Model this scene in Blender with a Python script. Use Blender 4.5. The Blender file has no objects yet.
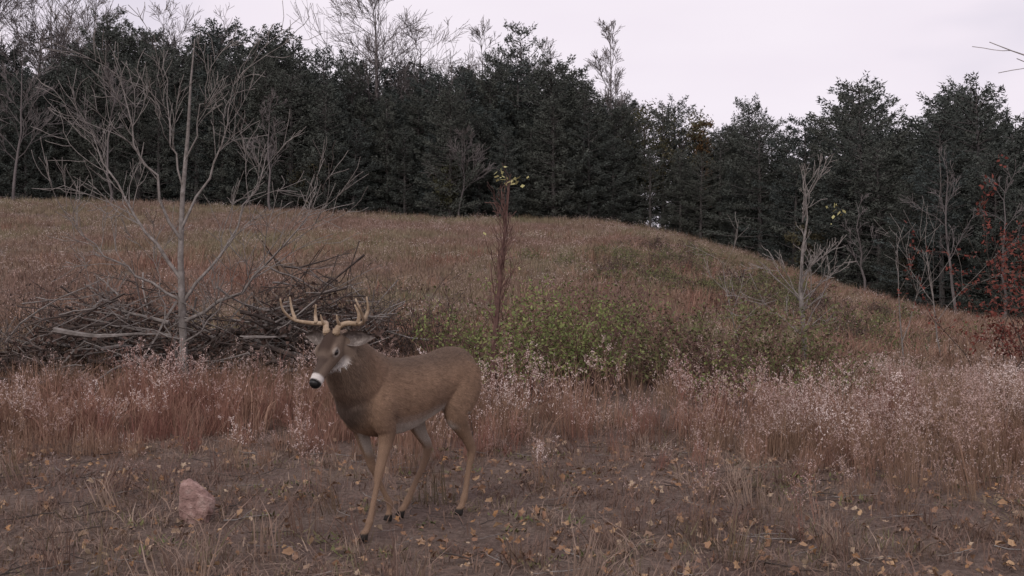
import bpy, math, random
import numpy as np
from mathutils import Vector
random.seed(7); rng=np.random.default_rng(7)
scene=bpy.context.scene
scene.view_settings.view_transform='Standard'; scene.view_settings.look='None'; scene.view_settings.exposure=0

# ---------------------------------------------------------------- helpers
def link(o,parent=None):
    scene.collection.objects.link(o)
    if parent is not None: o.parent=parent
    return o
def mk_mesh(name,V,F,mats=(),mi=None,smooth=False,cols=None):
    me=bpy.data.meshes.new(name)
    V=np.asarray(V,float)
    me.from_pydata(V.tolist(),[],F.tolist() if isinstance(F,np.ndarray) else F)
    for m in mats: me.materials.append(m)
    if mi is not None: me.polygons.foreach_set("material_index",np.asarray(mi,dtype=np.int32))
    if smooth: me.polygons.foreach_set("use_smooth",np.ones(len(me.polygons),dtype=bool))
    if cols is not None:
        a=me.color_attributes.new("Col",'FLOAT_COLOR','POINT')
        c=np.ones((len(V),4),dtype=np.float32); c[:,:3]=cols
        a.data.foreach_set("color",c.ravel())
    me.update(); return me
class MB:
    def __init__(s): s.V=[];s.F=[];s.M=[];s.n=0
    def add(s,V,F,m=0):
        V=np.asarray(V,float); s.V.append(V)
        for f in F: s.F.append([i+s.n for i in f]); s.M.append(m)
        s.n+=len(V)
    def tube(s,P,R,sides=5,m=0,cap=False):
        P=np.asarray(P,float); n=len(P)
        T=np.gradient(P,axis=0); T/=np.linalg.norm(T,axis=1)[:,None]+1e-9
        a=np.array([0.31,0.83,0.12]) if abs(T[0][2])>.7 else np.array([0,0,1.])
        ang=np.arange(sides)*2*math.pi/sides
        V=[]
        for i in range(n):
            u=a-T[i]*a.dot(T[i]); u/=np.linalg.norm(u)+1e-9; w=np.cross(T[i],u)
            V.append(P[i]+R[i]*(np.cos(ang)[:,None]*u+np.sin(ang)[:,None]*w)); a=u
        V=np.vstack(V); F=[]
        for i in range(n-1):
            for j in range(sides):
                k=(j+1)%sides
                F.append([i*sides+j,i*sides+k,(i+1)*sides+k,(i+1)*sides+j])
        if cap: F.append(list(range(sides))[::-1]); F.append([(n-1)*sides+j for j in range(sides)])
        s.add(V,F,m)
    def tris(s,C,D,W,m=0):
        n=len(C); V=np.empty((n*3,3)); V[0::3]=C-W; V[1::3]=C+W; V[2::3]=C+D
        s.V.append(V); s.F+= (np.arange(n*3).reshape(n,3)+s.n).tolist(); s.M+=[m]*n; s.n+=n*3
    def leaves(s,C,D,W,m=0):
        n=len(C); V=np.empty((n*4,3)); V[0::4]=C; V[1::4]=C+D*.45+W; V[2::4]=C+D; V[3::4]=C+D*.45-W
        s.V.append(V); s.F+= (np.arange(n*4).reshape(n,4)+s.n).tolist(); s.M+=[m]*n; s.n+=n*4
    def mesh(s,name,mats,smooth=False): return mk_mesh(name,np.vstack(s.V),s.F,mats,s.M,smooth)
def rv(r,n):
    v=r.normal(size=(n,3)); return v/np.linalg.norm(v,axis=1)[:,None]
def vnoise(x,y,seed=0):
    x=np.asarray(x,float);y=np.asarray(y,float)
    xi=np.floor(x);yi=np.floor(y);fx=x-xi;fy=y-yi
    fx=fx*fx*(3-2*fx);fy=fy*fy*(3-2*fy)
    def h(a,b):
        v=np.sin(a*127.1+b*311.7+seed*74.7)*43758.5453; return v-np.floor(v)
    return (h(xi,yi)*(1-fx)+h(xi+1,yi)*fx)*(1-fy)+(h(xi,yi+1)*(1-fx)+h(xi+1,yi+1)*fx)*fy-.5
def sst(a,b,x):
    t=np.clip((np.asarray(x,float)-a)/(b-a),0,1); return t*t*(3-2*t)
def H(x,y):
    x=np.asarray(x,float);y=np.asarray(y,float)
    yy=np.where(y>64,64+(y-64)*.12,y); s=yy-10
    A=.116*(np.sqrt(s*s+4)+s)/2
    R=(1-.86*sst(.04,.48,x/np.maximum(y,6)))*(1+.17*sst(0,-30,x))
    z=A*R
    z=z+.025*vnoise(x*1.7,y*1.7,1)+.012*vnoise(x*5,y*5,2)+.15*vnoise(x*.12,y*.12,3)*sst(14,30,y)+.10*vnoise(x*.5,y*.5,4)*sst(9,14,y)
    return z

# ---------------------------------------------------------------- materials
def new_mat(name):
    m=bpy.data.materials.new(name); m.use_nodes=True
    nt=m.node_tree; b=nt.nodes["Principled BSDF"]; b.inputs["Roughness"].default_value=.85
    b.inputs["Specular IOR Level"].default_value=.15
    return m,nt,b
def ramp(nt,cols):
    r=nt.nodes.new("ShaderNodeValToRGB"); e=r.color_ramp.elements
    n=len(cols)
    e[0].color=(*cols[0],1); e[0].position=0; e[1].color=(*cols[-1],1); e[1].position=1
    for i in range(1,n-1):
        k=e.new(i/(n-1)); k.color=(*cols[i],1)
    return r
def noise(nt,scale,detail=4,src=None,rough=.6):
    n=nt.nodes.new("ShaderNodeTexNoise"); n.inputs["Scale"].default_value=scale; n.inputs["Detail"].default_value=detail
    n.inputs["Roughness"].default_value=rough
    if src is None:
        tc=nt.nodes.new("ShaderNodeTexCoord"); src=tc.outputs["Object"]
    nt.links.new(src,n.inputs["Vector"]); return n
def mixc(nt,f,a,b,mode='MIX'):
    m=nt.nodes.new("ShaderNodeMix"); m.data_type='RGBA'; m.blend_type=mode
    for s,v in ((0,f),(6,a),(7,b)):
        if isinstance(v,(int,float)): m.inputs[s].default_value=v
        elif isinstance(v,tuple): m.inputs[s].default_value=(*v,1)
        else: nt.links.new(v,m.inputs[s])
    return m.outputs[2]
def mul(nt,a,k):
    m=nt.nodes.new("ShaderNodeMath"); m.operation='MULTIPLY'; nt.links.new(a,m.inputs[0]); m.inputs[1].default_value=k; m.use_clamp=True; return m.outputs[0]
def inst_mat(name,cols,patch=None,pscale=.25):
    """colour differs per plant, plus patches over the ground by where the plant stands"""
    m,nt,b=new_mat(name)
    oi=nt.nodes.new("ShaderNodeObjectInfo"); r=ramp(nt,cols); nt.links.new(oi.outputs["Random"],r.inputs[0])
    c=r.outputs[0]
    if patch:
        n=noise(nt,pscale,1,oi.outputs["Location"]); rr=ramp(nt,[(0,0,0),(0,0,0),(1,1,1),(1,1,1)])
        rr.color_ramp.elements[1].position=.42; rr.color_ramp.elements[2].position=.6
        nt.links.new(n.outputs[0],rr.inputs[0]); c=mixc(nt,mul(nt,rr.outputs[0],.75),c,patch)
    nt.links.new(c,b.inputs["Base Color"])
    return m
def noise_mat(name,cols,scale,rough=.85,bump=0,bscale=None,detail=3,spec=.15):
    m,nt,b=new_mat(name); n=noise(nt,scale,detail); r=ramp(nt,cols)
    for i,e in enumerate(r.color_ramp.elements): e.position=.25+.5*i/(len(cols)-1)
    nt.links.new(n.outputs[0],r.inputs[0]); nt.links.new(r.outputs[0],b.inputs["Base Color"])
    b.inputs["Roughness"].default_value=rough; b.inputs["Specular IOR Level"].default_value=spec
    if bump:
        n2=noise(nt,bscale or scale*3,4); bp=nt.nodes.new("ShaderNodeBump"); bp.inputs["Strength"].default_value=bump; bp.inputs["Distance"].default_value=.02
        nt.links.new(n2.outputs[0],bp.inputs["Height"]); nt.links.new(bp.outputs[0],b.inputs["Normal"])
    return m

# ---------------------------------------------------------------- scatter with geometry nodes
def scatter(name,P,rot,scl,idx,protos):
    me=bpy.data.meshes.new(name); me.vertices.add(len(P)); me.vertices.foreach_set("co",np.asarray(P,dtype=np.float32).ravel())
    a=me.attributes.new("rot",'FLOAT_VECTOR','POINT'); a.data.foreach_set("vector",np.asarray(rot,dtype=np.float32).ravel())
    a=me.attributes.new("scl",'FLOAT_VECTOR','POINT'); a.data.foreach_set("vector",np.asarray(scl,dtype=np.float32).ravel())
    a=me.attributes.new("idx",'INT','POINT'); a.data.foreach_set("value",np.asarray(idx,dtype=np.int32))
    o=link(bpy.data.objects.new(name,me))
    coll=bpy.data.collections.new(name+"_kinds")
    for i,pm in enumerate(protos): coll.objects.link(bpy.data.objects.new(f"{name}_kind_{i:02d}",pm))
    ng=bpy.data.node_groups.new(name+"_gn","GeometryNodeTree")
    ng.interface.new_socket("Geometry",in_out='INPUT',socket_type='NodeSocketGeometry'); ng.interface.new_socket("Geometry",in_out='OUTPUT',socket_type='NodeSocketGeometry')
    N=ng.nodes; gi=N.new("NodeGroupInput"); go=N.new("NodeGroupOutput")
    ci=N.new("GeometryNodeCollectionInfo"); ci.inputs["Collection"].default_value=coll
    ci.inputs["Separate Children"].default_value=True; ci.inputs["Reset Children"].default_value=True
    ip=N.new("GeometryNodeInstanceOnPoints"); ip.inputs["Pick Instance"].default_value=True
    def na(n,t):
        x=N.new("GeometryNodeInputNamedAttribute"); x.data_type=t; x.inputs["Name"].default_value=n; return x.outputs["Attribute"]
    L=ng.links
    L.new(gi.outputs[0],ip.inputs["Points"]); L.new(ci.outputs[0],ip.inputs["Instance"])
    L.new(na("idx",'INT'),ip.inputs["Instance Index"]); L.new(na("rot",'FLOAT_VECTOR'),ip.inputs["Rotation"]); L.new(na("scl",'FLOAT_VECTOR'),ip.inputs["Scale"])
    L.new(ip.outputs[0],go.inputs[0])
    md=o.modifiers.new("scatter",'NODES'); md.node_group=ng
    return o

# ---------------------------------------------------------------- world & light
w=bpy.data.worlds.new("World"); scene.world=w; w.use_nodes=True; nt=w.node_tree
bg=nt.nodes["Background"]; bg.inputs["Strength"].default_value=.1
sky=nt.nodes.new("ShaderNodeTexSky"); sky.sky_type='NISHITA'; sky.sun_disc=False
sky.sun_elevation=math.radians(38); sky.sun_rotation=math.radians(200)
tc=nt.nodes.new("ShaderNodeTexCoord"); mp=nt.nodes.new("ShaderNodeMapping"); mp.inputs["Scale"].default_value=(1,1,3.2)
nt.links.new(tc.outputs["Generated"],mp.inputs[0])
n=noise(nt,2.1,4,mp.outputs[0],.5); r=ramp(nt,[(.70,.66,.76),(.90,.82,.90),(.97,.90,.96)])
r.color_ramp.elements[0].position=.28; r.color_ramp.elements[1].position=.45; r.color_ramp.elements[2].position=.7
nt.links.new(n.outputs[0],r.inputs[0])
sc=nt.nodes.new("ShaderNodeVectorMath"); sc.operation='SCALE'; sc.inputs["Scale"].default_value=10.2
nt.links.new(r.outputs[0],sc.inputs[0])
nt.links.new(mixc(nt,.96,sky.outputs[0],sc.outputs[0]),bg.inputs["Color"])
sl=bpy.data.lights.new("sun","SUN"); sl.energy=1.2; sl.angle=math.radians(16); sl.color=(1,.92,.86)
so=link(bpy.data.objects.new("sun",sl)); so.rotation_euler=(math.radians(52),0,math.radians(-20))

# ---------------------------------------------------------------- camera
cam=bpy.data.cameras.new("camera"); cam.lens=36*1050/1024; cam.sensor_width=36; cam.clip_end=2000
co=link(bpy.data.objects.new("camera",cam)); co.location=(0,0,1.29); co.rotation_euler=(math.radians(90.65),0,0); scene.camera=co

# ---------------------------------------------------------------- ground
xs=np.sinh(np.linspace(-5.2,5.2,261))*3.2; ys=np.concatenate([np.linspace(-12,3,16)[:-1],np.linspace(3,16,170),16+np.sinh(np.linspace(0,5.3,130)[1:])*5.5])
X,Y=np.meshgrid(xs,ys); Z=H(X,Y); V=np.stack([X,Y,Z],-1).reshape(-1,3)
nx=len(xs); ii,jj=np.meshgrid(np.arange(len(ys)-1),np.arange(nx-1),indexing='ij'); a=(ii*nx+jj).ravel()
F=np.stack([a,a+1,a+nx+1,a+nx],1)
gm,nt,b=new_mat("dry_earth")
tc=nt.nodes.new("ShaderNodeTexCoord")
n1=noise(nt,1.3,3,tc.outputs["Object"]); n2=noise(nt,26,5,tc.outputs["Object"],.8); n3=noise(nt,.16,3,tc.outputs["Object"])
r1=ramp(nt,[(.06,.042,.038),(.18,.13,.108),(.36,.28,.235)])
for e,p in zip(r1.color_ramp.elements,(.33,.5,.68)): e.position=p
nt.links.new(n2.outputs[0],r1.inputs[0])
r2=ramp(nt,[(.13,.083,.070),(.20,.15,.115)])
for e,p in zip(r2.color_ramp.elements,(.38,.6)): e.position=p
nt.links.new(n1.outputs[0],r2.inputs[0])
c=mixc(nt,.4,r1.outputs[0],r2.outputs[0])
r3=ramp(nt,[(.15,.105,.09),(.16,.145,.095)])
for e,p in zip(r3.color_ramp.elements,(.4,.6)): e.position=p
nt.links.new(n3.outputs[0],r3.inputs[0])
sx=nt.nodes.new("ShaderNodeSeparateXYZ"); nt.links.new(tc.outputs["Object"],sx.inputs[0])
mr=nt.nodes.new("ShaderNodeMapRange"); mr.inputs[1].default_value=9; mr.inputs[2].default_value=18; nt.links.new(sx.outputs[1],mr.inputs[0])
c=mixc(nt,mul(nt,mr.outputs[0],.8),c,r3.outputs[0]); nt.links.new(c,b.inputs["Base Color"])
bp=nt.nodes.new("ShaderNodeBump"); bp.inputs["Strength"].default_value=1; bp.inputs["Distance"].default_value=.05
nt.links.new(n2.outputs[0],bp.inputs["Height"]); nt.links.new(bp.outputs[0],b.inputs["Normal"])
link(bpy.data.objects.new("ground",mk_mesh("ground",V,F,[gm],smooth=True)))

# ---------------------------------------------------------------- grasses
def tuft(seed,n,h,spread,width,lean,seedn=0,ssize=.012,hmin=.45,top=.3):
    r=np.random.default_rng(seed); mb=MB()
    rad=spread*np.sqrt(r.random(n)); az=r.random(n)*6.283; az2=az+r.normal(0,.9,n)
    B=np.stack([rad*np.cos(az),rad*np.sin(az),np.full(n,-.02)],1)
    hh=h*(hmin+(1.1-hmin)*r.random(n)); ln=lean*np.abs(r.normal(0,1,n))*hh
    dv=np.stack([np.cos(az2),np.sin(az2),np.zeros(n)],1); sd=np.stack([-np.sin(az2+r.normal(0,.8,n)),np.cos(az2),np.zeros(n)],1)
    up=np.array([0,0,1.])
    M1=B+up*(hh*.55)[:,None]+dv*(ln*.3)[:,None]; T=B+up*(hh*(1-.25*np.clip(ln/hh,0,1.5)))[:,None]+dv*ln[:,None]
    wv=sd*(width*(.6+.6*r.random(n)))[:,None]
    V=np.empty((n*5,3)); V[0::5]=B-wv;V[1::5]=B+wv;V[2::5]=M1+wv*.75;V[3::5]=M1-wv*.75;V[4::5]=T
    mb.V.append(V)
    for i in range(n): mb.F+=[[5*i,5*i+1,5*i+2,5*i+3],[5*i+3,5*i+2,5*i+4]]
    mb.M+=[0]*(2*n); mb.n=5*n
    if seedn:
        k=r.random(n)<.6; Tk=T[k];Mk=M1[k]
        for q in range(seedn):
            t=1-top*r.random(len(Tk)); C=Mk+(Tk-Mk)*t[:,None]+r.normal(0,ssize*.6,(len(Tk),3))
            D=rv(r,len(Tk)); D[:,2]=np.abs(D[:,2])+.3; D*=ssize*(.7+.7*r.random(len(Tk)))[:,None]
            mb.tris(C,D,rv(r,len(Tk))*ssize*.36,1)
    return mb
def weed(seed,h,fl,ssize=.015):
    """goldenrod-like dead stalks with plumes of fluff"""
    r=np.random.default_rng(seed); mb=MB()
    for s in range(r.integers(3,6)):
        az=r.random()*6.28; b=np.array([math.cos(az),math.sin(az),0])*r.random()*.12; hh=h*r.uniform(.65,1.1); ln=r.uniform(.02,.22)*hh
        P=[b+np.array([math.cos(az)*ln*t*t,math.sin(az)*ln*t*t,hh*t-.02]) for t in (0,.35,.7,1)]
        mb.tube(P,[.0035,.003,.0022,.001],3,0)
        for q in range(r.integers(6,12)):
            t=r.uniform(.55,.98); p=np.array([math.cos(az)*ln*t*t,math.sin(az)*ln*t*t,hh*t-.02])+b
            a2=r.random()*6.28; L=(1.1-t)*.32*r.uniform(.4,1)
            e=p+np.array([math.cos(a2)*L,math.sin(a2)*L,L*.9]); mb.tube([p,(p+e)/2+[0,0,-.004],e],[.0016,.0013,.0008],3,0)
            n=int(fl*r.uniform(.5,1.3)); tt=r.random(n)[:,None]
            C=p+(e-p)*(.25+.8*tt)+r.normal(0,ssize*.4,(n,3)); mb.tris(C,rv(r,n)*ssize,rv(r,n)*ssize*.4,1)
        n=10; t=r.random(n)[:,None]*.7; C=b+np.array([0,0,1.])*hh*t; D=rv(r,n)*.05; D[:,2]-=.02
        mb.leaves(C,D,rv(r,n)*.006,0)
    return mb

g_mauve=inst_mat("dry_grass_mauve",[(.185,.085,.068),(.26,.14,.105),(.31,.20,.145),(.19,.085,.070)],(.23,.16,.11),.5)
g_straw=inst_mat("dry_grass_field",[(.20,.165,.105),(.26,.215,.145),(.235,.165,.125),(.17,.165,.09)],(.23,.145,.12),.13)
g_mat=inst_mat("matted_grass",[(.125,.08,.063),(.22,.152,.118),(.33,.25,.195),(.165,.105,.083),(.14,.13,.07)],(.135,.083,.068),.9)
g_seed=inst_mat("seed_fluff",[(.46,.34,.31),(.64,.52,.48),(.82,.72,.68)],(.38,.26,.23),.6)
g_green=inst_mat("green_weeds",[(.09,.11,.04),(.14,.14,.06),(.13,.11,.06)])

tall=[tuft(10+i,46,.62,.16,.0038,.25,5,.0145) .mesh(f"tall_{i}",[g_mauve,g_seed]) for i in range(4)]
weeds=[weed(30+i,.76,9).mesh(f"weed_{i}",[g_mauve,g_seed]) for i in range(4)]
plain=[tuft(50+i,50,.5,.18,.0038,.4).mesh(f"plain_{i}",[g_mauve,g_seed]) for i in range(3)]
short=[tuft(60+i,38,.075,.14,.0026,1.6,hmin=.15).mesh(f"short_{i}",[g_mat]) for i in range(4)]+[tuft(70,26,.24,.09,.0025,.6).mesh("short_4",[g_mat])]
field=[tuft(80+i,50,.40,.36,.0085,.4,2,.024).mesh(f"field_{i}",[g_straw,g_seed]) for i in range(1)]+[tuft(90+i,50,.36,.36,.0095,.5).mesh(f"fieldp_{i}",[g_straw]) for i in range(5)]
def rots(n,t=.12): return np.stack([rng.normal(0,t,n),rng.normal(0,t,n),rng.random(n)*6.283],1)
def place(x,y,dz=0): return np.stack([x,y,H(x,y)+dz],1)
def sc3(s): return np.stack([s,s,s],1)

n=4600; y=3.0+rng.random(n)**.9*7.5; x=(rng.random(n)*2-1)*(.62*y+.8)
k=(vnoise(x*.9,y*.9,11)+.5+rng.random(n)*.6)>.45; x,y=x[k],y[k]; n=len(x)
scatter("matted_grass",place(x,y),rots(n,.2),sc3(.6+.8*rng.random(n)),rng.choice(5,n,p=[.235,.235,.235,.235,.06]),short)
# tall dry grass band
def front(x): return 7.85-1.7*sst(1.6,3.4,x)+.25*np.sin(x*2.1)+.2*sst(-1.5,-3.5,x)
n=5000; y=5.6+rng.random(n)*9.0; x=(rng.random(n)*2-1)*(.6*y+.8)
d=y-front(x); pr=sst(-.7,1.5,d)*(.35+.9*(vnoise(x*.8,y*.8,12)+.5))
pr=pr*(1-.85*sst(10.0,10.8,y)*sst(-1.3,-.3,x)*sst(4.6,3.8,x))   # thin where the shrubs stand
k=rng.random(n)<pr; x,y,d=x[k],y[k],d[k]; n=len(x)
s=(.4+.65*rng.random(n))*(.42+.58*sst(-.3,1.7,d))*(1-.3*sst(10.5,13,y)); idx=rng.choice(11,n,p=[.08]*4+[.06]*4+[.44/3]*3)
centre=(x>-.7)&(rng.random(n)<.5); idx=np.where(centre,rng.integers(0,8,n),idx)
leftb=(x<-.9)&(rng.random(n)<.65); idx=np.where(leftb,rng.integers(8,11,n),idx)
scatter("tall_dry_grass",place(x,y),rots(n),sc3(s),idx,tall+weeds+plain)
n=26; y=5.4+rng.random(n)*2.8; x=(rng.random(n)*2-1)*(.55*y); k=np.hypot(x+.7,y-5.8)>1.1; x,y=x[k],y[k]; n=len(x)
scatter("dead_stalks",place(x,y),rots(n),sc3(.3+.35*rng.random(n)),rng.integers(0,4,n),weeds)
# field
n=16000; t=rng.random(n); y=12.5+t**1.2*53; x=(rng.random(n)*2-1)*(.56*y+2)
k=rng.random(n)<(.5+.8*(vnoise(x*.35,y*.35,13)+.5)); x,y=x[k],y[k]; n=len(x)
s=(.4+.55*rng.random(n))*(1+.3*sst(20,55,y))
scatter("meadow_grass",place(x,y),rots(n),sc3(s),rng.integers(0,6,n),field)
# low mauve tufts mixed through the near field and the right-hand hollow
n=3000; y=11+rng.random(n)**.8*34; x=(rng.random(n)*2-1)*(.56*y+2)
k=rng.random(n)<np.clip(.25+1.1*vnoise(x*.3,y*.3,19)+.5*sst(.18,.35,x/y)+.35*sst(22,12,y),0,1)*(1-.8*sst(10.0,10.8,y)*sst(14,13,y)*sst(-1.3,-.3,x)*sst(4.6,3.8,x)); x,y=x[k],y[k]; n=len(x)
scatter("reddish_field_grass",place(x,y),rots(n),np.stack([(1.4+.5*rng.random(n))]*2+[.75+.4*rng.random(n)],1),rng.integers(0,3,n),plain)

gw=[]
for i in range(3):
    r=np.random.default_rng(200+i); mb=MB(); n=16; az=r.random(n)*6.28; D=np.stack([np.cos(az),np.sin(az),.3+.8*r.random(n)],1)*(.02+.025*r.random(n))[:,None]
    mb.leaves(np.zeros((n,3))+r.normal(0,.035,(n,3))*[1,1,0],D,np.stack([-np.sin(az),np.cos(az),np.zeros(n)],1)*.006); gw.append(mb.mesh(f"gw_{i}",[g_green]))
n=260; y=4.2+rng.random(n)*5; x=(rng.random(n)*2-1)*(.55*y)
k=vnoise(x*.7,y*.7,15)+.35*sst(0,3,x)>.05; x,y=x[k],y[k]; n=len(x)
scatter("green_weeds",place(x,y,.01),rots(n),sc3(.5+.8*rng.random(n)),rng.integers(0,3,n),gw)
leafm=inst_mat("dead_leaf",[(.13,.075,.05),(.28,.165,.10),(.40,.27,.16),(.20,.11,.075),(.40,.31,.22),(.17,.10,.07),(.34,.19,.09)])
lv=[]
for i in range(5):
    r=np.random.default_rng(300+i); P=[];m=12
    for q in range(m):
        a=q/m*6.283; rr=.034*(1+.3*math.cos(a))*(1+(.28 if i%2 else .1)*math.cos(q*math.pi))*(1 if abs(math.cos(a))>.3 else .8)
        P.append([rr*math.cos(a)*1.25,rr*math.sin(a)*.8,.012*math.sin(2*a+i)+r.normal(0,.003)+.35*abs(rr*math.sin(a))])
    P.append([0,0,0]); lv.append(mk_mesh(f"leaf_{i}",P,[[12,q,(q+1)%m] for q in range(m)],[leafm]))
n=3800; y=3.8+rng.random(n)**1.1*5.2; x=(rng.random(n)*2-1)*(.56*y)
k=rng.random(n)<.1+1.0*(vnoise(x*1.1,y*1.1,16)+.5); x,y=x[k],y[k]; n=len(x)
scatter("fallen_leaves",place(x,y,.02+.015*rng.random(n)),np.stack([rng.normal(0,.5,n),rng.normal(0,.5,n),rng.random(n)*6.28],1),sc3(.25+.45*rng.random(n)),rng.integers(0,5,n),lv)
bark_grey=noise_mat("grey_bark",[(.11,.095,.085),(.20,.18,.165),(.30,.275,.26)],14,bump=.4)
bark_dark=noise_mat("dark_bark",[(.035,.028,.025),(.07,.055,.048),(.13,.105,.09)],9,bump=.4)
tw=[]
for i in range(3):
    r=np.random.default_rng(400+i); mb=MB(); P=[np.array([-.15,0,.012])]
    for q in range(5): P.append(P[-1]+np.array([.06,r.normal(0,.014),r.normal(0,.004)]))
    mb.tube(P,[.0045,.004,.0035,.003,.0025,.001],4); mb.tube([P[2],P[2]+np.array([.05,.04,.01]),P[2]+np.array([.09,.05,.02])],[.003,.002,.001],3); tw.append(mb.mesh(f"twig_{i}",[bark_dark if i else bark_grey]))
n=340; y=4+rng.random(n)*5; x=(rng.random(n)*2-1)*(.55*y)
scatter("fallen_twigs",place(x,y,.025),rots(n,.08),sc3(.35+.8*rng.random(n)),rng.integers(0,3,n),tw)

# ---------------------------------------------------------------- trees
def grow(mb,p,d,L,r,lev,R,minr,kids=5,jit=.12,up=.06,sides=5,ang=.7):
    n=max(3,int(5 if lev>0 else 4)); P=[np.array(p,float)]; d=np.array(d,float); d/=np.linalg.norm(d); D=[d]
    for i in range(n):
        d=d+R.normal(0,jit,3)+np.array([0,0,up]); d/=np.linalg.norm(d); P.append(P[-1]+d*L/n); D.append(d)
    rad=[max(minr,r*(1-.8*i/n)) for i in range(n+1)]; mb.tube(P,rad,sides if lev>1 else 3)
    if lev<=0: return
    k=int(kids*R.uniform(.8,1.25)) 
    for j in range(k):
        t=R.uniform(.25,1)*n; i=min(int(t),n-1); f=t-i; q=P[i]*(1-f)+P[i+1]*f; dd=D[i]
        s=np.cross(dd,R.normal(size=3)); s/=np.linalg.norm(s)+1e-9
        nd=dd*math.cos(ang)+s*math.sin(ang)*R.uniform(.7,1.1)
        grow(mb,q,nd,L*R.uniform(.35,.62)*(1.15-.35*t/n),max(minr,rad[i]*.6),lev-1,R,minr,kids,jit,up,sides,ang)
def obj(name,mb,mats,loc=(0,0,0),smooth=False):
    o=link(bpy.data.objects.new(name,mb.mesh(name,mats,smooth))); o.location=loc; return o
def gz(x,y): return float(H(x,y))

# left bare tree (about 4.4 m, multi-limbed)
R=np.random.default_rng(5); mb=MB()
T=[(0,0,-.1),(-.02,.02,.5),(-.03,0,.9),(-.06,.03,1.5),(-.03,.0,2.2),(.02,.03,2.9),(.06,0,3.5),(.1,.02,4.0)]
mb.tube(T,[.054,.046,.041,.033,.026,.019,.012,.005],8)
def limb(p,e,r,bow=(0,0,0),lev=1,kids=6,minr=.004):
    p=np.array(p,float);e=np.array(e,float); m=(p+e)/2+np.array(bow); P=[]
    n=9
    for i in range(n+1):
        t=i/n; P.append((1-t)**2*p+2*t*(1-t)*m+t*t*e+R.normal(0,.026,3)*(0 if i==0 else 1))
    rad=[max(minr,r*(1-.85*i/n)) for i in range(n+1)]; mb.tube(P,rad,6)
    L=np.linalg.norm(e-p)
    for j in range(kids):
        t=R.uniform(.25,.97)*n; i=min(int(t),n-1); q=P[i]+(P[i+1]-P[i])*(t-i); dd=(P[i+1]-P[i]); dd/=np.linalg.norm(dd)
        s=R.normal(size=3); s-=dd*s.dot(dd); s/=np.linalg.norm(s); nd=dd*.8+s*.6+np.array([0,0,.15])
        grow(mb,q,nd,L*R.uniform(.25,.5),max(minr,rad[i]*.55),lev,R,minr,5,.16,.05,5,.65)
limb((-.02,0,.75),(1.6,-.2,2.3),.024,(.25,0,-.35),1,12)
limb((-.03,0,.95),(.85,.4,2.75),.021,(.2,0,-.1),1,11)
limb((-.05,0,1.25),(-1.2,.2,3.0),.023,(-.1,0,-.1),1,12)
limb((-.05,0,1.0),(-1.35,-.3,2.1),.018,(-.1,0,-.25),1,10)
limb((-.05,0,1.7),(-.7,-.3,3.6),.018,(-.1,0,0),1,9)
limb((-.05,0,1.8),(.55,.2,3.6),.017,(.15,0,0),1,9)
limb((-.03,0,2.3),(-.35,.3,3.9),.012,(-.1,0,0),1,8)
limb((-.03,0,.55),(-.95,-.4,1.15),.012,(-.2,0,-.15),1,8)
limb((-.03,0,.5),(.75,-.4,1.5),.015,(.2,0,-.15),1,8)
limb((.0,0,2.6),(.35,-.2,3.8),.010,(.1,0,0),1,6)
limb((0,0,0),(-.45,.3,1.6),.014,(-.1,0,0),1,6)
obj("bare_tree",mb,[bark_grey],(-3.74,12,gz(-3.74,12)),True)

bark_red=noise_mat("reddish_stem",[(.07,.04,.036),(.12,.07,.06),(.17,.10,.085)],12)
yl=noise_mat("yellow_green_leaf",[(.24,.23,.10),(.42,.40,.19),(.34,.29,.14)],9)
R=np.random.default_rng(8); mb=MB()
mb.tube([(-.09,0,-.1),(-.08,0,.5),(-.03,0,1.1),(.04,0,1.8),(.09,0,2.3)],[.036,.031,.024,.015,.006],6)
for i in range(42):
    z=R.uniform(.5,2.1); a=R.random()*6.28; grow(mb,(-.09+.075*z,0,z),(math.cos(a)*.42,math.sin(a)*.42,1),R.uniform(.2,.52)*(1.15-.3*z/2.2),.009,1,R,.0038,3,.16,.08,4,.6)
n=30; C=np.array([.09,0,2.38])+R.normal(0,1,(n,3))*[.08,.07,.045]; mb.leaves(C,rv(R,n)*.065,rv(R,n)*.022,1)
n=8; C=np.array([.03,0,1.3])+R.normal(0,1,(n,3))*[.10,.1,.4]; mb.leaves(C,rv(R,n)*.05,rv(R,n)*.018,1)
obj("dead_sapling",mb,[bark_red,yl],(-.12,11.5,gz(-.12,11.5)))

R=np.random.default_rng(12); mb=MB()
mb.tube([(0,0,-.1),(.02,0,.6),(-.03,0,1.2),(.0,0,1.7),(.06,0,2.1),(.03,0,2.6)],[.036,.031,.024,.017,.010,.004],7)
for i in range(22):
    z=R.uniform(.5,2.3); a=R.random()*6.28; grow(mb,(0,0,z),(math.cos(a)*.8,math.sin(a)*.8,.9),R.uniform(.45,1.05)*(1.25-.3*z),.009,2,R,.0033,3,.16,.06,4,.6)
n=12; C=np.array([.42,0,2.2])+R.normal(0,1,(n,3))*[.05,.05,.07]; mb.leaves(C,rv(R,n)*.07,rv(R,n)*.022,1)
obj("young_tree",mb,[bark_grey,yl],(3.6,13,gz(3.6,13)),False)
for k,(x,y,h,sd) in enumerate([(5.6,15,2.2,3),(3.2,14.5,1.6,4),(7.4,18,2.9,5),(-6.9,15,1.2,6),(-7.2,11.5,.9,7),(4.9,10.5,1.5,18)]):
    R=np.random.default_rng(sd); mb=MB(); grow(mb,(0,0,-.1),(R.normal(0,.12)+(1.1 if k==5 else 0),0,1),h,.014,2,R,.0026,5,.1,.05,5,.7)
    obj("bare_sapling",mb,[bark_grey if k<3 else bark_red],(x,y,gz(x,y)))

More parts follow.
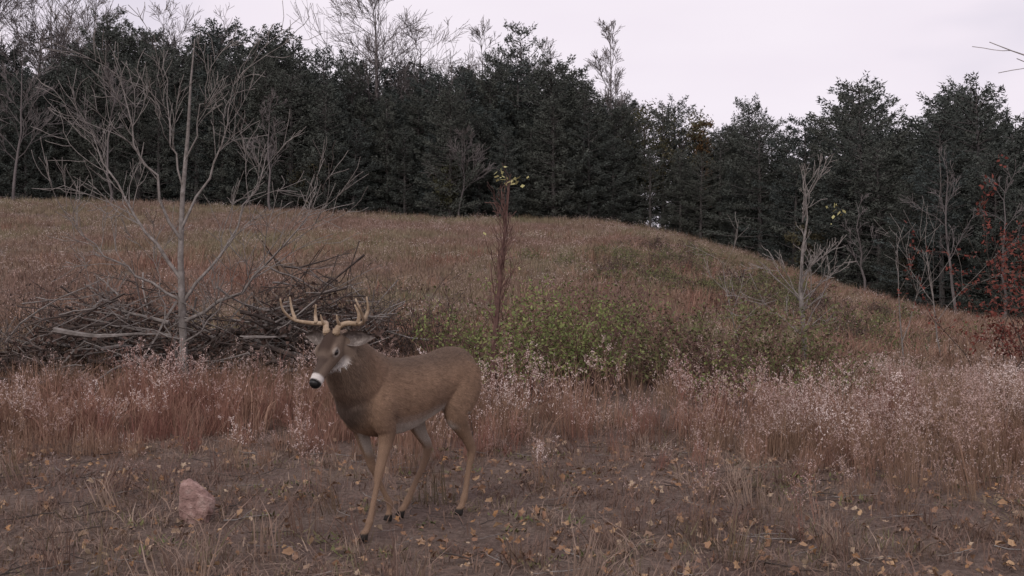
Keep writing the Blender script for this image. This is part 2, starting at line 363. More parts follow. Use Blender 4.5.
# conifers
def conifer(seed,h,wd,gap=.28,dens=60,bare=.03,irr=.25,ex=.55):
    r=np.random.default_rng(seed); mb=MB()
    mb.tube([(0,0,-.4),(r.normal(0,.05),0,h*.5),(0,0,h*.98)],[.16,.09,.015],6,1)
    z=h*bare
    while z<h*.985:
        nb=r.integers(4,8); a0=r.random()*6.28
        prof=(1-z/h)**ex*wd*(.75+.25*min(1,z/(h*.18)))
        for q in range(nb):
            L=prof*r.uniform(1-irr*1.6,1+irr*.7)+.12; a=a0+q*6.28/nb+r.normal(0,.25); el=.15+.5*(z/h)**2+r.normal(0,.14)
            d=np.array([math.cos(a),math.sin(a),el]); s=np.array([-math.sin(a),math.cos(a),0])
            zz=z+r.normal(0,gap*.3)
            if L>.5: mb.tube([(0,0,zz),np.array([0,0,zz])+d*L*.5,np.array([0,0,zz+.05*L])+d*L*.95],[.03,.02,.006],3,1)
            n=int(L*dens); t=.18+.86*np.sqrt(r.random(n)); wdt=.32*L*(1.05-t)+.11
            C=np.array([0,0,zz])+d*(t*L)[:,None]+s*(r.uniform(-1,1,n)*wdt)[:,None]; C[:,2]+=r.normal(0,.10,n)+.08*L*t*t
            D=rv(r,n)*.9+d*.5+s*r.uniform(-.6,.6,n)[:,None]; D[:,2]+=.2; D/=np.linalg.norm(D,axis=1)[:,None]
            mb.tris(C,D*r.uniform(.09,.2,n)[:,None],rv(r,n)*r.uniform(.03,.05,n)[:,None],0)
        z+=gap*r.uniform(.7,1.3)
    return mb
def needle(name,a,b2):
    m,nt,b=new_mat(name); oi=nt.nodes.new("ShaderNodeObjectInfo"); r=ramp(nt,[a,b2,tuple(.5*(p+q) for p,q in zip(a,b2))])
    b.inputs["Specular IOR Level"].default_value=.05; b.inputs["Roughness"].default_value=1
    nt.links.new(oi.outputs["Random"],r.inputs[0]); n=noise(nt,1.1,1); rr=ramp(nt,[(.6,.6,.6),(1.0,1.0,1.0)])
    rr.color_ramp.elements[0].position=.35; rr.color_ramp.elements[1].position=.65
    nt.links.new(n.outputs[0],rr.inputs[0]); nt.links.new(mixc(nt,1.0,r.outputs[0],rr.outputs[0],'MULTIPLY'),b.inputs["Base Color"]); return m
nd=needle("hazed_pine_needles",(.074,.090,.086),(.100,.108,.092))  # needle green lifted and greyed: distance haze is painted into the base colour
bark_w=noise_mat("wood_edge_bark",[(.06,.055,.053),(.11,.10,.095)],6)
cf=[conifer(500,9,1.9),conifer(501,9,1.7,ex=.45),conifer(502,9,2.2,irr=.35,ex=.4),conifer(503,9,1.6,gap=.33,ex=.6),conifer(504,10,2.8,gap=.5,dens=65,irr=.5,ex=.45),conifer(505,10,2.5,gap=.6,dens=70,irr=.55,ex=.5)]
cf=[m.mesh(f"conifer_{i}",[nd,bark_w]) for i,m in enumerate(cf)]
line=np.array([(-52,66),(-30,65),(-15,64),(0,62),(8,61),(13.2,59),(15.4,50),(16.3,44),(17.0,38),(19,33),(27,28)],float)
seg=np.r_[0,np.cumsum(np.linalg.norm(np.diff(line,axis=0),axis=1))]
P=[];S=[];I=[]
def tgt(x,y):
    u=512+1050*x/y; v=np.interp(u,[-100,0,60,110,160,220,270,330,400,460,560,600,650,700,750,800,850,900,970,1024,1200],
                       [55,55,50,25,50,42,32,55,68,70,68,92,102,128,108,122,104,124,110,112,112])
    return 1.29+(300-v)/1050*y-float(H(x,y))
for row in range(6):
    s=rng.random()*1.5
    while s<seg[-1]:
        x=np.interp(s,seg,line[:,0]); y=np.interp(s,seg,line[:,1]); x2=np.interp(s+.5,seg,line[:,0]); y2=np.interp(s+.5,seg,line[:,1])
        t=np.array([x2-x,y2-y]); t/=np.linalg.norm(t)+1e-9; nrm=np.array([-t[1],t[0]])
        off=row*2.0+rng.normal(0,.6); px=x+nrm[0]*off; py=y+nrm[1]*off
        hh=tgt(px,py)*rng.uniform(.70,1.04)*(.82 if row==0 else 1.0)
        P.append((px,py,gz(px,py)-.1)); S.append((hh/9*rng.uniform(1.05,1.4),hh/9*rng.uniform(1.05,1.4),hh/9)); I.append(rng.choice(6,p=[.22,.2,.2,.14,.12,.12])); s+=rng.uniform(1.2,2.2)
n=len(P); rot=np.zeros((n,3)); rot[:,2]=rng.random(n)*6.28; rot[:,0]=rng.normal(0,.02,n)
scatter("conifer_tree_line",P,rot,S,I,cf)
for x,y,v,k in [(.6,70,28,4),(-.9,71,48,5),(-16,69,26,3),(-26.5,69,14,4),(-21,70,38,0),(17.6,54,94,4),(21.0,48,82,5),(22.8,50,106,4),(13.8,61,104,2),(-33,68,40,5),(-24,70,36,4),(-11,70,52,1)]:
    me=cf[k]; o=link(bpy.data.objects.new("pine_tree",me)); z0=gz(x,y)-.1; h=1.29+(300-v)/1050*y-z0; o.location=(x,y,z0); q=h/(10 if k>3 else 9); o.scale=(q*.9,q*.9,q); o.rotation_euler=(0,0,k+x)

bark_far=noise_mat("far_bark",[(.11,.098,.096),(.165,.146,.142)],3)
def bigbare(seed,h,r0,kids,ang,lev,up=.05,limbs=12,lo=.35,len_=.4,minr=.012):
    R=np.random.default_rng(seed); mb=MB(); P=[np.array([0,0,-.3])]
    for i in range(8): P.append(P[-1]+np.array([R.normal(0,.1),R.normal(0,.1),h*.93/8]))
    mb.tube(P,[r0*(1-.9*i/8) for i in range(9)],6)
    for i in range(limbs):
        t=R.uniform(lo,.97)*8; k=min(int(t),7); q=P[k]+(P[k+1]-P[k])*(t-k); a=R.random()*6.28
        grow(mb,q,(math.cos(a)*math.sin(ang),math.sin(a)*math.sin(ang),math.cos(ang)),h*len_*(1.25-.8*t/8)*R.uniform(.6,1.1),max(minr*1.5,r0*.42*(1-t/9)),lev,R,minr,kids,.14,up,4,.6)
    return mb
for x,y,h,sd,r0,kids,ang,lim,lo,ln in [(-9.2,70,15.5,1,.26,8,.85,30,.35,.42),(-6.4,71,13.5,2,.18,7,.8,18,.4,.4),(6.3,66,14,3,.12,7,.45,26,.3,.2),(-1.8,72,14.2,4,.13,6,.5,14,.4,.3),(2.2,70,12.6,5,.12,6,.5,12,.4,.3),
        (-31,70,15.5,6,.2,8,.7,30,.35,.42),(-34,69,16,7,.2,8,.7,30,.35,.42),(-28,71,14.5,8,.16,7,.65,24,.4,.38),(-19,71,13.8,9,.12,6,.5,14,.4,.3),(-3.8,69,12.6,10,.1,6,.5,12,.4,.3),(-36,66,14.5,12,.18,7,.7,20,.35,.42),(-23,71,14.5,17,.14,7,.6,18,.4,.35),(-29.5,62,9.5,13,.1,6,.7,14,.3,.35),
        (-23.5,61.5,8.5,14,.09,6,.7,14,.25,.35),(-14,61,7.5,15,.08,6,.7,12,.25,.35),(-3,60,6.0,16,.06,6,.7,10,.25,.35),(-33,61,9,19,.1,6,.7,14,.3,.35)]:
    obj("tall_bare_tree",bigbare(sd,h,r0,kids,ang,2,limbs=lim,lo=lo,len_=ln),[bark_far],(x,y,gz(x,y)))
for k,(x,y,h) in enumerate([(15.9,37.5,6.4),(14.6,43,4.6),(16.6,35.5,5.5)]):
    obj("birch_tree",bigbare(40+k,h,.065,4,.6,2,limbs=9,lo=.3,len_=.3,minr=.007),[bark_far],(x,y,gz(x,y)))

def leafy(seed,h,w,n,mlo=.25,ls=.16):
    r=np.random.default_rng(seed); mb=MB()
    mb.tube([(0,0,-.2),(.05,0,h*.4),(0,.05,h*.85)],[.08,.05,.015],5,1)
    for q in range(26):
        z=h*r.uniform(mlo,.98); rad=w*math.sqrt(max(.05,1-((z/h-.6)/.45)**2))*r.uniform(.3,1); a=r.random()*6.28
        c=np.array([math.cos(a)*rad,math.sin(a)*rad,z]); mb.tube([(0,0,z*.75),c*[.5,.5,.9],c],[.025,.015,.006],3,1)
        m=n//26; C=c+r.normal(0,1,(m,3))*np.array([.28,.28,.2])*w*.6; mb.leaves(C,rv(r,m)*ls,rv(r,m)*ls*.35,0)
    return mb
orange=needle("autumn_leaves",(.20,.11,.05),(.16,.10,.05)); olive=needle("olive_leaves",(.095,.095,.055),(.11,.098,.06))
for sd,x,y,h,w,m in [(1,10.2,64,7.4,2.4,olive),(6,8.2,65,7.6,2.4,olive),(2,-3.6,61.3,3.2,1.1,olive),(3,14.4,51,2.6,1.0,olive),(4,-12,63,3,1.3,olive),(5,11.6,64,7.6,.7,orange),(7,16.2,43,2.0,.7,olive)]:
    obj("autumn_tree",leafy(sd,h,w,3600 if w>2 else 1800),[m,bark_dark],(x,y,gz(x,y)))

# ---------------------------------------------------------------- shrubs
def shrub(seed,h,w,stems,nl,ls=.045,lo=.15):
    r=np.random.default_rng(seed); mb=MB(); tips=[]
    for s in range(stems):
        a=r.random()*6.28; p=np.array([r.normal(0,w*.35),r.normal(0,w*.25),-.05]); P=[p]; d=np.array([math.cos(a)*.45,math.sin(a)*.45,1]); L=h*r.uniform(.55,1.15)
        for i in range(4): d=d+r.normal(0,.16,3); P.append(P[-1]+d/np.linalg.norm(d)*L/4)
        mb.tube(P,[.008,.006,.005,.003,.0015],3,1); P=np.array(P)
        for q in range(5):
            t=r.uniform(.8,3.9); i=int(t); c=P[i]+(P[min(i+1,4)]-P[i])*(t-i); e=c+rv(r,1)[0]*[1,1,.6]*h*.28+[0,0,h*.08]; mb.tube([c,(c+e)/2,e],[.004,.003,.001],3,1); tips.append((c,e))
    m=max(1,nl//len(tips))
    for c,e in tips:
        t=r.random((m,1)); C=c+(e-c)*t*1.1+r.normal(0,.035,(m,3)); C=C[C[:,2]>h*lo]
        k=len(C); mb.leaves(C,rv(r,k)*ls*r.uniform(.6,1.2,(k,1)),rv(r,k)*ls*.3,0)
    return mb
def leafmat(name,cols):
    m,nt,b=new_mat(name); n=noise(nt,7,2); r=ramp(nt,cols)
    for i,e in enumerate(r.color_ramp.elements): e.position=.3+.4*i/(len(cols)-1)
    nt.links.new(n.outputs[0],r.inputs[0]); nt.links.new(r.outputs[0],b.inputs["Base Color"]); return m
gl=leafmat("shrub_green",[(.085,.11,.042),(.16,.19,.068),(.27,.27,.11)]); gl2=leafmat("shrub_olive",[(.08,.075,.04),(.125,.14,.058),(.20,.165,.09)]); rl=leafmat("shrub_red",[(.08,.025,.022),(.17,.048,.037),(.12,.06,.043)]); bl=leafmat("bramble_brown",[(.05,.035,.03),(.10,.066,.055),(.15,.10,.08)])
for sd,x,y,h,w,st,nl,m,lo in [(1,.05,11.7,1.2,.85,44,3000,gl,.12),(2,.8,11.9,1.25,.85,44,3000,gl,.12),(3,1.8,12.2,1.1,.9,40,2400,gl2,.1),(4,2.7,12.2,1.15,.9,40,2400,gl2,.1),(5,-.6,13.2,1.0,.7,30,900,gl2,.2),(6,1.6,14.2,1.1,.9,34,900,bl,.1),(7,3.6,12.9,1.05,.9,34,1700,gl2,.1),(8,2.3,11.2,.75,.6,22,600,gl,.12),(9,.4,13.6,1.2,.9,30,1300,gl,.2),(10,2.2,11.8,1.1,.5,24,700,bl,.1),(11,3.2,11.3,.7,.6,20,600,gl2,.1),(12,1.3,16.5,1.0,1.1,30,1100,gl2,.1)]:
    o=obj("shrub",shrub(sd,h,w,st,nl,.05,lo=lo),[m,bark_red],(x,y,gz(x,y)))
for sd,x,y in [(21,-2.0,13.4),(22,-2.7,13.8),(23,-4.9,14.0),(24,-1.3,13.7),(25,-5.9,13.2),(26,-3.4,14.2)]:
    obj("bramble_bush",shrub(sd,1.3,.9,44,900,.04,.05),[bl,bark_dark],(x,y,gz(x,y)))
n=130
bm=[shrub(60+i,.7,1.0,26,500,.08,.0).mesh(f"thick_{i}",[[bl,gl2,gl2][i],bark_dark]) for i in range(3)]
x=rng.normal(5.8,2.2,n); y=rng.normal(29,6.5,n); k=(y>17); x,y=x[k],y[k]; n=len(x)
scatter("thicket",place(x,y),rots(n,.05),sc3(.45+.5*rng.random(n)),rng.integers(0,3,n),bm)
obj("red_leaved_shrub",shrub(77,2.6,1.6,50,6800,.065,.2),[rl,bark_dark],(7.2,13.6,gz(7.2,13.6)))
R=np.random.default_rng(3); mb=MB(); mb.tube([(0,0,-.1),(0,0,2),(-.1,0,4),(-.15,0,5.5)],[.1,.085,.06,.03],8)
grow(mb,(-.08,0,3.0),(-1,-.1,-.15),1.15,.028,1,R,.006,3,.16,-.03,5,.6); grow(mb,(-.1,0,3.6),(-1,.2,.3),1.3,.02,1,R,.005,3,.12,.03,5,.6)
obj("edge_tree",mb,[bark_grey],(6.6,11.5,gz(6.6,11.5)))

# ---------------------------------------------------------------- brush pile
R=np.random.default_rng(21); mb=MB()
def pile_h(x): return .22+.9*np.exp(-((x+.8)/1.0)**2)+1.1*np.exp(-((x-1.6)/.9)**2)
for i in range(600):
    x=R.uniform(-2.3,2.4); z=R.uniform(0,1)*pile_h(x); L=R.uniform(.4,1.4); a=R.normal(0,.7)+(math.pi if R.random()<.5 else 0); el=R.normal(0,.42)
    r0=R.choice([.008,.014,.024,.036],p=[.46,.3,.19,.05])
    if r0>.02: el*=.4; z*=.75; x=min(x,1.2)
    d=np.array([math.cos(a)*math.cos(el),math.sin(a)*math.cos(el),math.sin(el)]); p=np.array([x,R.normal(0,.45),z])-d*L/2
    P=[p]; dd=d.copy()
    for q in range(5): dd=dd+R.normal(0,.14,3); P.append(P[-1]+dd/np.linalg.norm(dd)*L/5)
    P=np.array(P); P[:,2]=np.maximum(P[:,2],.0); m=0 if R.random()<.6 else 1
    mb.tube(P,[r0*(1-.14*q) for q in range(6)],6 if r0>.02 else 4,m,cap=True)
    if R.random()<.5: grow(mb,P[3],dd+R.normal(0,.5,3),L*.4,r0*.5,1,R,.003,3,.12,.02,4,.6)
n=5200; x=R.uniform(-2.2,2.6,n); C=np.stack([x,R.normal(0,.4,n),R.random(n)**1.3*pile_h(x)*.9],1); mb.leaves(C,rv(R,n)*.07,rv(R,n)*.025,2)
obj("brush_pile",mb,[bark_dark,bark_grey,bl],(-4.0,12.7,gz(-4.0,12.7)))
# ---------------------------------------------------------------- rock
import bmesh
bm_=bmesh.new(); bmesh.ops.create_icosphere(bm_,subdivisions=5,radius=1)
r=np.random.default_rng(11); planes=[(v,r.uniform(.55,.8)) for v in rv(r,18)]
for v in bm_.verts:
    p=np.array(v.co)
    for nn,dd in planes:
        k=p.dot(nn)
        if k>dd: p=p-nn*(k-dd)*.85
    p=p*(1+.14*float(vnoise(p[0]*4+p[2]*3,p[1]*4+p[2]*2,9))+.07*float(vnoise(p[0]*11+p[2]*9,p[1]*11+p[2]*5,10))); p=p*[.125,.11,.19]; v.co=p
me=bpy.data.meshes.new("rock"); bm_.to_mesh(me); bm_.free()
me.materials.append(noise_mat("pink_granite",[(.14,.085,.075),(.33,.215,.19),(.52,.40,.36)],16,bump=1,bscale=30,detail=6))
o=link(bpy.data.objects.new("rock",me)); o.location=(-1.78,5.95,.11); o.rotation_euler=(.1,-.1,.4)

# ---------------------------------------------------------------- deer
def catmull(Rg,sub=5):
    A=np.array(Rg,float); A=np.vstack([2*A[0]-A[1],A,2*A[-1]-A[-2]]); out=[]
    for i in range(1,len(A)-2):
        for k in range(sub):
            t=k/sub; p0,p1,p2,p3=A[i-1:i+3]
            out.append(.5*((2*p1)+(-p0+p2)*t+(2*p0-5*p1+4*p2-p3)*t*t+(-p0+3*p1-3*p2+p3)*t**3))
    out.append(A[-2]); return np.array(out)
def loft(mb,Rg,side=(0,1,0),n=20):
    A=catmull(Rg); P=A[:,:3]; T=np.gradient(P,axis=0); T/=np.linalg.norm(T,axis=1)[:,None]; sd=np.array(side,float); ang=np.arange(n)*2*math.pi/n; V=[]
    for i in range(len(P)):
        s=sd-T[i]*sd.dot(T[i]); s/=np.linalg.norm(s); o=np.cross(T[i],s); V.append(P[i]+max(A[i,3],.003)*np.cos(ang)[:,None]*o+max(A[i,4],.003)*np.sin(ang)[:,None]*s)
    V=np.vstack(V); F=[]
    for i in range(len(P)-1):
        for j in range(n): k=(j+1)%n; F.append([i*n+j,i*n+k,(i+1)*n+k,(i+1)*n+j])
    F.append(list(range(n))[::-1]); F.append([(len(P)-1)*n+j for j in range(n)]); mb.add(V,F)
D=MB()
loft(D,[(-.80,0,.80,.05,.04),(-.765,0,.80,.115,.085),(-.70,0,.80,.165,.13),(-.60,0,.79,.18,.155),(-.48,0,.775,.168,.155),(-.34,0,.745,.185,.158),(-.20,0,.72,.205,.165),(-.06,0,.718,.215,.16),(.05,0,.73,.205,.145),(.13,0,.74,.175,.122),(.19,0,.745,.13,.095),(.23,0,.75,.06,.05)],n=28)
poll=np.array([.365,.095,1.055]); Hd=np.array([.62,.13,-.72]); Hd/=np.linalg.norm(Hd)
Lh=np.array([-Hd[1],Hd[0],0]); Lh/=np.linalg.norm(Lh); Uh=np.cross(Hd,Lh)
def hp(s,l,u): return poll+Hd*s+Lh*l+Uh*u
nk=hp(.04,0,-.03)
loft(D,[(-.02,0,.77,.18,.12),(.08,.005,.80,.19,.128),(.15,.02,.85,.175,.124),(.215,.04,.90,.158,.115),(.275,.065,.95,.135,.104),(.325,.085,.995,.102,.086),(nk[0],nk[1],nk[2],.058,.058)],n=24)
hr=[(-.035,.0,.03,.03),(-.01,-.005,.054,.053),(.04,-.012,.064,.060),(.09,-.018,.064,.060),(.13,-.02,.056,.048),(.17,-.022,.046,.036),(.21,-.022,.039,.031),(.25,-.022,.036,.031),(.28,-.024,.032,.030),(.298,-.026,.018,.018)]
loft(D,[(*hp(s,0,c),a,b_) for s,c,a,b_ in hr],side=Lh,n=20)
loft(D,[(*hp(.0,0,-.05),.03,.035),(*hp(.06,0,-.055),.034,.037),(*hp(.13,0,-.052),.023,.023),(*hp(.22,0,-.045),.013,.016)],side=Lh,n=14)
for sg in (1,-1): loft(D,[(*hp(.065,sg*.047,.018),.012,.012),(*hp(.095,sg*.052,.02),.016,.014),(*hp(.125,sg*.044,.012),.010,.010)],side=Lh,n=10)
legs=[
 [(-.03,.085,.80,.10,.05),(.02,.105,.70,.105,.058),(.04,.11,.62,.08,.054),(.01,.11,.55,.057,.044),(.02,.11,.48,.043,.034),(.05,.115,.40,.031,.027),(.075,.12,.34,.027,.025),(.085,.122,.305,.024,.023),(.097,.125,.27,.0175,.0165),(.128,.13,.18,.0155,.015),(.152,.135,.115,.018,.017),(.16,.135,.09,.022,.020),(.178,.135,.055,.017,.017),(.198,.135,.03,.024,.021),(.212,.135,.0,.030,.024)],
 [(-.03,-.085,.80,.10,.05),(.02,-.105,.70,.105,.058),(.03,-.115,.62,.08,.054),(-.02,-.12,.55,.057,.044),(-.04,-.122,.48,.043,.034),(-.075,-.122,.40,.031,.027),(-.10,-.122,.34,.027,.025),(-.115,-.12,.305,.024,.023),(-.135,-.12,.27,.0175,.0165),(-.185,-.115,.18,.0155,.015),(-.222,-.11,.115,.018,.017),(-.235,-.11,.09,.022,.020),(-.232,-.11,.055,.017,.017),(-.225,-.11,.03,.024,.021),(-.215,-.11,.0,.030,.024)],
 [(-.69,.075,.86,.10,.07),(-.635,.095,.76,.14,.072),(-.58,.11,.67,.12,.066),(-.545,.115,.60,.088,.055),(-.58,.115,.53,.059,.042),(-.635,.11,.46,.041,.031),(-.68,.105,.40,.034,.025),(-.697,.103,.365,.032,.023),(-.694,.10,.32,.024,.020),(-.682,.095,.26,.0185,.0175),(-.66,.095,.17,.0165,.016),(-.645,.095,.11,.020,.018),(-.637,.095,.09,.023,.021),(-.62,.095,.055,.018,.017),(-.60,.095,.03,.025,.021),(-.585,.095,.0,.030,.024)],
 [(-.69,-.075,.86,.10,.07),(-.60,-.095,.76,.14,.072),(-.51,-.11,.67,.12,.066),(-.45,-.115,.60,.086,.055),(-.46,-.115,.53,.059,.042),(-.50,-.115,.46,.041,.031),(-.545,-.12,.41,.034,.025),(-.557,-.12,.375,.032,.023),(-.545,-.12,.33,.024,.020),(-.515,-.125,.26,.0185,.0175),(-.455,-.13,.17,.0165,.016),(-.415,-.13,.11,.020,.018),(-.40,-.13,.09,.023,.021),(-.37,-.13,.055,.018,.017),(-.345,-.13,.03,.025,.021),(-.33,-.13,.0,.030,.024)]]
for lg in legs: loft(D,lg,n=16)
loft(D,[(-.75,0,.90,.03,.03),(-.80,0,.865,.026,.035),(-.825,0,.79,.022,.036),(-.83,0,.71,.018,.028),(-.83,0,.65,.008,.010)],n=12)
tmp=link(bpy.data.objects.new("tmp",D.mesh("tmp",[])))
md=tmp.modifiers.new("r",'REMESH'); md.mode='VOXEL'; md.voxel_size=.0065; md.use_smooth_shade=True
md=tmp.modifiers.new("s",'SMOOTH'); md.factor=.5; md.iterations=5
bpy.context.view_layer.update(); dg=bpy.context.evaluated_depsgraph_get()
me=bpy.data.meshes.new_from_object(tmp.evaluated_get(dg)); bpy.data.objects.remove(tmp)
nv=len(me.vertices); V=np.empty(nv*3); me.vertices.foreach_get("co",V); V=V.reshape(-1,3); N=np.empty(nv*3); me.vertices.foreach_get("normal",N); N=N.reshape(-1,3)
def lerp(a,b,t): return a*(1-t[:,None])+np.array(b)*t[:,None]
def deer_col(V,N):
    x,y,z=V.T; c=np.tile([.235,.152,.102],(len(V),1))
    c=lerp(c,(.125,.085,.062),sst(.76,.92,z)*sst(0,.9,N[:,2]))
    mott=(vnoise(x*18+z*7,z*22+y*9,31)+.5*vnoise(x*45,z*50+y*30,32)); c=c*(1+.15*mott[:,None])
    c=lerp(c,(.235,.155,.105),sst(.62,.4,z))
    c=lerp(c,(.18,.128,.095),sst(.1,.28,x)*sst(.7,.8,z))
    c=lerp(c,(.11,.08,.063),sst(.10,.2,x)*sst(.80,.68,z)*sst(.5,.56,z))
    c=lerp(c,(.15,.10,.073),np.exp(-((x+.02)/.06)**2-((z-.60)/.10)**2)*.6)
    c=lerp(c,(.16,.107,.077),np.exp(-((x+.40)/.07)**2-((z-.68)/.12)**2)*.5)
    bel=sst(-.3,-.8,N[:,2])*sst(.50,.53,z)*sst(.69,.64,z)*sst(.03,-.08,x)*sst(-.72,-.66,x); c=lerp(c,(.52,.47,.42),bel)
    inn=sst(.3,.8,-N[:,1]*np.sign(y))*sst(.36,.44,z)*sst(.66,.6,z)*(np.abs(y)>.04); c=lerp(c,(.46,.41,.36),inn*.85)
    hock=np.exp(-(((x+.68)/.03)**2+((z-.37)/.03)**2+((y-.085)/.02)**2)); c=lerp(c,(.07,.045,.035),hock)
    c=lerp(c,(.025,.022,.02),sst(.042,.032,z))
    q=V-poll; s=q@Hd; l=q@Lh; u=q@Uh; hd=(s>-.05)&(x>.28)&(np.abs(l)<.1)&(u>-.10)
    hm=hd.astype(float)*sst(-.04,.0,s)
    c=lerp(c,(.175,.13,.10),hm)
    c=lerp(c,(.06,.04,.031),hm*sst(.0,.035,u)*sst(.15,.09,s)*sst(.055,.03,np.abs(l)))
    c=lerp(c,(.075,.053,.043),hm*sst(.0,.015,u)*sst(.12,.16,s)*.9)
    c=lerp(c,(.60,.56,.52),hm*sst(-.055,-.07,u)*sst(.05,.09,s))
    c=lerp(c,(.64,.60,.56),hm*sst(.232,.243,s)*sst(.275,.264,s))
    c=lerp(c,(.64,.60,.56),hm*sst(.24,.25,s)*sst(-.03,-.045,u))
    for sg in (1,-1):
        e=np.linalg.norm(V-hp(.098,sg*.057,.005),axis=1); c=lerp(c,(.46,.41,.36),hm*sst(.030,.023,e)*.65); c=lerp(c,(.04,.03,.025),sst(.018,.014,e))
    c=lerp(c,(.012,.011,.011),hm*sst(.264,.272,s)*sst(-.045,-.03,u))
    th=np.linalg.norm((V-(hp(.0,0,-.125)))*[1,1,.85],axis=1); c=lerp(c,(.62,.58,.54),sst(.09,.05,th)*sst(-.03,-.06,u)*sst(-.2,.3,N[:,0]+N[:,1]*.3-N[:,2]*.3)*.9)
    return np.clip(c,0,1)
C=deer_col(V,N)
a=me.color_attributes.new("Col",'FLOAT_COLOR','POINT'); cc=np.ones((nv,4),dtype=np.float32); cc[:,:3]=C; a.data.foreach_set("color",cc.ravel())
def colmat(name,rough=.8,ns=60,amt=.5):
    m,nt,b=new_mat(name); at=nt.nodes.new("ShaderNodeAttribute"); at.attribute_name="Col"; n=noise(nt,ns,3); rr=ramp(nt,[(.6,.6,.6),(1.0,1.0,1.0)])
    nt.links.new(n.outputs[0],rr.inputs[0]); nt.links.new(mixc(nt,amt,at.outputs[0],mixc(nt,1.0,at.outputs[0],rr.outputs[0],'MULTIPLY')),b.inputs["Base Color"])
    b.inputs["Roughness"].default_value=rough; bp=nt.nodes.new("ShaderNodeBump"); bp.inputs["Strength"].default_value=.35; bp.inputs["Distance"].default_value=.004
    nt.links.new(n.outputs[0],bp.inputs["Height"]); nt.links.new(bp.outputs[0],b.inputs["Normal"]); return m
furm=colmat("deer_hide"); me.materials.clear(); me.materials.append(furm); me.polygons.foreach_set("use_smooth",np.ones(len(me.polygons),dtype=bool)); me.polygons.foreach_set("material_index",np.zeros(len(me.polygons),dtype=np.int32))
deer=link(bpy.data.objects.new("white_tailed_deer",None)); dd_=math.atan2(-.785,-.62); deer.location=(-.75,5.7,gz(-.75,5.8)+.008); deer.rotation_euler=(0,0,dd_)
body=link(bpy.data.objects.new("body",me),deer)
me.calc_loop_triangles(); nt_=len(me.loop_triangles); TI=np.empty(nt_*3,dtype=np.int32); me.loop_triangles.foreach_get("vertices",TI); TI=TI.reshape(-1,3)
A_,B_,C_=V[TI[:,0]],V[TI[:,1]],V[TI[:,2]]; ar=np.linalg.norm(np.cross(B_-A_,C_-A_),axis=1); K=85000
ti=rng.choice(nt_,K,p=ar/ar.sum()); r1=np.sqrt(rng.random(K))[:,None]; r2=rng.random(K)[:,None]
Pp=A_[ti]*(1-r1)+B_[ti]*r1*(1-r2)+C_[ti]*r1*r2; nn=N[TI[ti,0]]
hc=deer_col(Pp,nn)
x,y,z=Pp.T; q=Pp-poll; s=q@Hd; u=q@Uh; l=q@Lh; ish=(s>-.03)&(x>.28)&(np.abs(l)<.1)&(u>-.085); keep=(z>.045)&~(ish&(s>.258))
for sg in (1,-1): keep&=np.linalg.norm(Pp-hp(.098,sg*.057,.005),axis=1)>.02
fl=np.tile([-1.,0,-.45],(K,1)); fl[z<.58]=[-.15,0,-1]; nkm=(x>.12)&~ish&(z>.5); fl[nkm]=[-.6,0,-.9]; fl[ish]=-Hd; fl+=rng.normal(0,.22,(K,3))
fl-=nn*(fl*nn).sum(1)[:,None]; fl/=np.linalg.norm(fl,axis=1)[:,None]+1e-6
ln=np.full(K,.017); ln[z<.5]=.008; ln[nkm]=.024; ln[ish]=.007; ln[(x<-.78)]=.022; ln*=rng.uniform(.6,1.3,K)
dv=(fl+nn*rng.uniform(.08,.35,K)[:,None])*ln[:,None]; wv=np.cross(fl,nn)*(.0014*np.where(ish,.5,1))[:,None]
clump=1+.35*vnoise(Pp[:,0]*38+Pp[:,1]*13,Pp[:,2]*60,41)
Pp,dv,wv,hc,nn,clump=[a_[keep] for a_ in (Pp,dv,wv,hc,nn,clump)]; K=len(Pp); hc=hc*(rng.uniform(.6,1.4,K)*clump)[:,None]
FV=np.empty((K*3,3)); FV[0::3]=Pp-wv-nn*.001;FV[1::3]=Pp+wv-nn*.001;FV[2::3]=Pp+dv
fm=mk_mesh("fur",FV,np.arange(K*3).reshape(-1,3),[colmat("deer_fur",.75,90,.2)],cols=np.clip(np.repeat(hc,3,axis=0),0,.8))
link(bpy.data.objects.new("fur",fm),deer)
black=noise_mat("eye_black",[(.006,.005,.005),(.012,.009,.008)],5,rough=.12,spec=.6); nosem=noise_mat("nose_black",[(.008,.008,.008),(.02,.019,.019)],80,rough=.4,spec=.4,bump=.2)
def ball(name,c,rad,mat,scale=(1,1,1)):
    b_=bmesh.new(); bmesh.ops.create_uvsphere(b_,u_segments=20,v_segments=14,radius=rad)
    for v in b_.verts: p=v.co; v.co=Vector(c+Hd*p.x*scale[0]+Lh*p.y*scale[1]+Uh*p.z*scale[2])
    m=bpy.data.meshes.new(name); b_.to_mesh(m); b_.free(); m.materials.append(mat)
    m.polygons.foreach_set("use_smooth",np.ones(len(m.polygons),dtype=bool)); return link(bpy.data.objects.new(name,m),deer)
for sg in (1,-1): ball("eye",hp(.098,sg*.0525,.006),.0155,black)
ball("nose",hp(.282,0,-.014),.027,nosem,(.6,.95,.8))
earo=noise_mat("ear_back",[(.10,.075,.058),(.16,.12,.09)],60); eari=noise_mat("ear_inside",[(.07,.055,.05),(.16,.135,.12),(.36,.32,.29)],45)
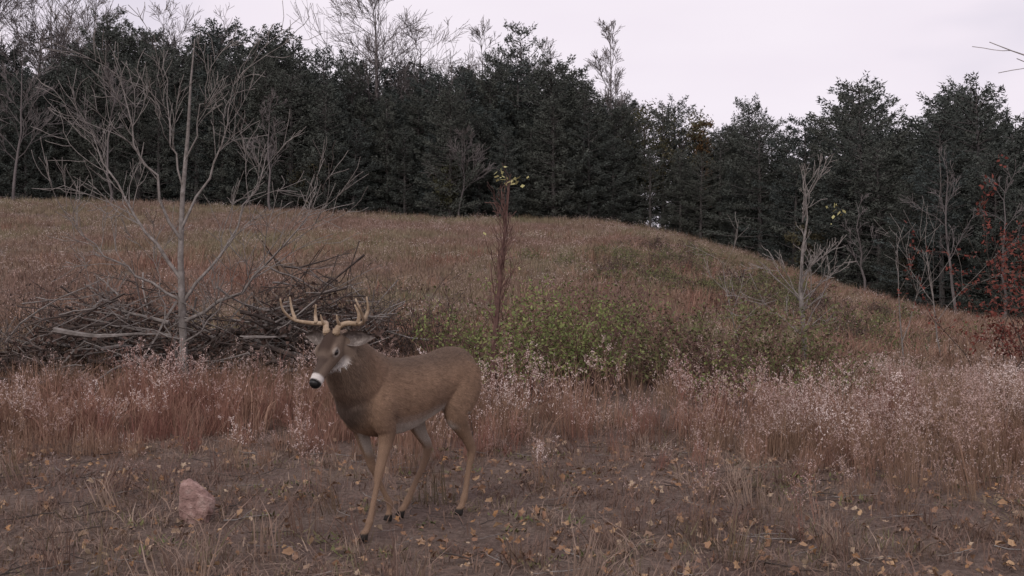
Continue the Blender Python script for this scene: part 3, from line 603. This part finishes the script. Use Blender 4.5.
def ear(name,base,axis,face,L=.165,W=.038):
    axis=axis/np.linalg.norm(axis); face=face-axis*face.dot(axis); face/=np.linalg.norm(face); sd=np.cross(axis,face); mb=MB(); nt2,nk2=14,10
    for lay,(off,m) in enumerate(((0,1),(-.005,0))):
        Vv=[];Ff=[]
        for i in range(nt2+1):
            t=i/nt2; wt=W*(math.sin(math.pi*min(1,(t*.82+.18)))**.8)*(1-t**5*.6)+.002
            for j in range(nk2+1):
                k=-1+2*j/nk2; Vv.append(base+axis*L*t+sd*wt*math.sin(k*1.3)/math.sin(1.3)+face*(off+wt*(.95*k*k-.6)*(1-.35*t)))
        for i in range(nt2):
            for j in range(nk2): a_=i*(nk2+1)+j; f=[a_,a_+1,a_+nk2+2,a_+nk2+1]; Ff.append(f if lay else f[::-1])
        mb.add(Vv,Ff,m)
    o=link(bpy.data.objects.new(name,mb.mesh(name,[earo,eari],True)),deer)
up=np.array([0,0,1.])
Hh=np.array([Hd[0],Hd[1],0]); Hh/=np.linalg.norm(Hh)
for sg in (1,-1): ear("ear",hp(.0,sg*.045,-.005),Lh*sg*1.0+up*.04-Hh*(.5 if sg>0 else .15),Hh*.7-up*.15+Lh*sg*.4)
antm=noise_mat("antler",[(.17,.11,.065),(.34,.25,.165),(.52,.42,.31)],14,rough=.55,bump=.4,bscale=60,spec=.35)
for sg in (1,-1):
    mb=MB(); base=hp(-.005,sg*.030,.045)
    def ap(l,f,u_): return base+Lh*sg*l+Hh*f+up*u_
    def tn(pts,r0,r1):
        A=catmull([(*ap(*p),0,0) for p in pts],4)[:,:3]; m=len(A); mb.tube(A,[r0+(r1-r0)*(i/(m-1))**1.1 for i in range(m)],9,0,True)
    tn([(0,0,-.02),(.008,-.005,.02),(.035,-.04,.04),(.085,-.055,.038),(.14,-.025,.042),(.19,.035,.06),(.207,.09,.11),(.20,.12,.165)],.0165,.0045)
    tn([(0,0,-.012),(.002,0,.012)],.021,.019)
    tn([(.015,-.01,.03),(.018,.015,.055),(.02,.025,.085)],.010,.003)
    tn([(.10,-.045,.038),(.105,-.045,.085),(.09,-.03,.135)],.0115,.0035)
    tn([(.183,.02,.057),(.205,.02,.11),(.207,.035,.175)],.0105,.0035)
    link(bpy.data.objects.new("antler",mb.mesh("antler",[antm],True)),deer)
print("done")
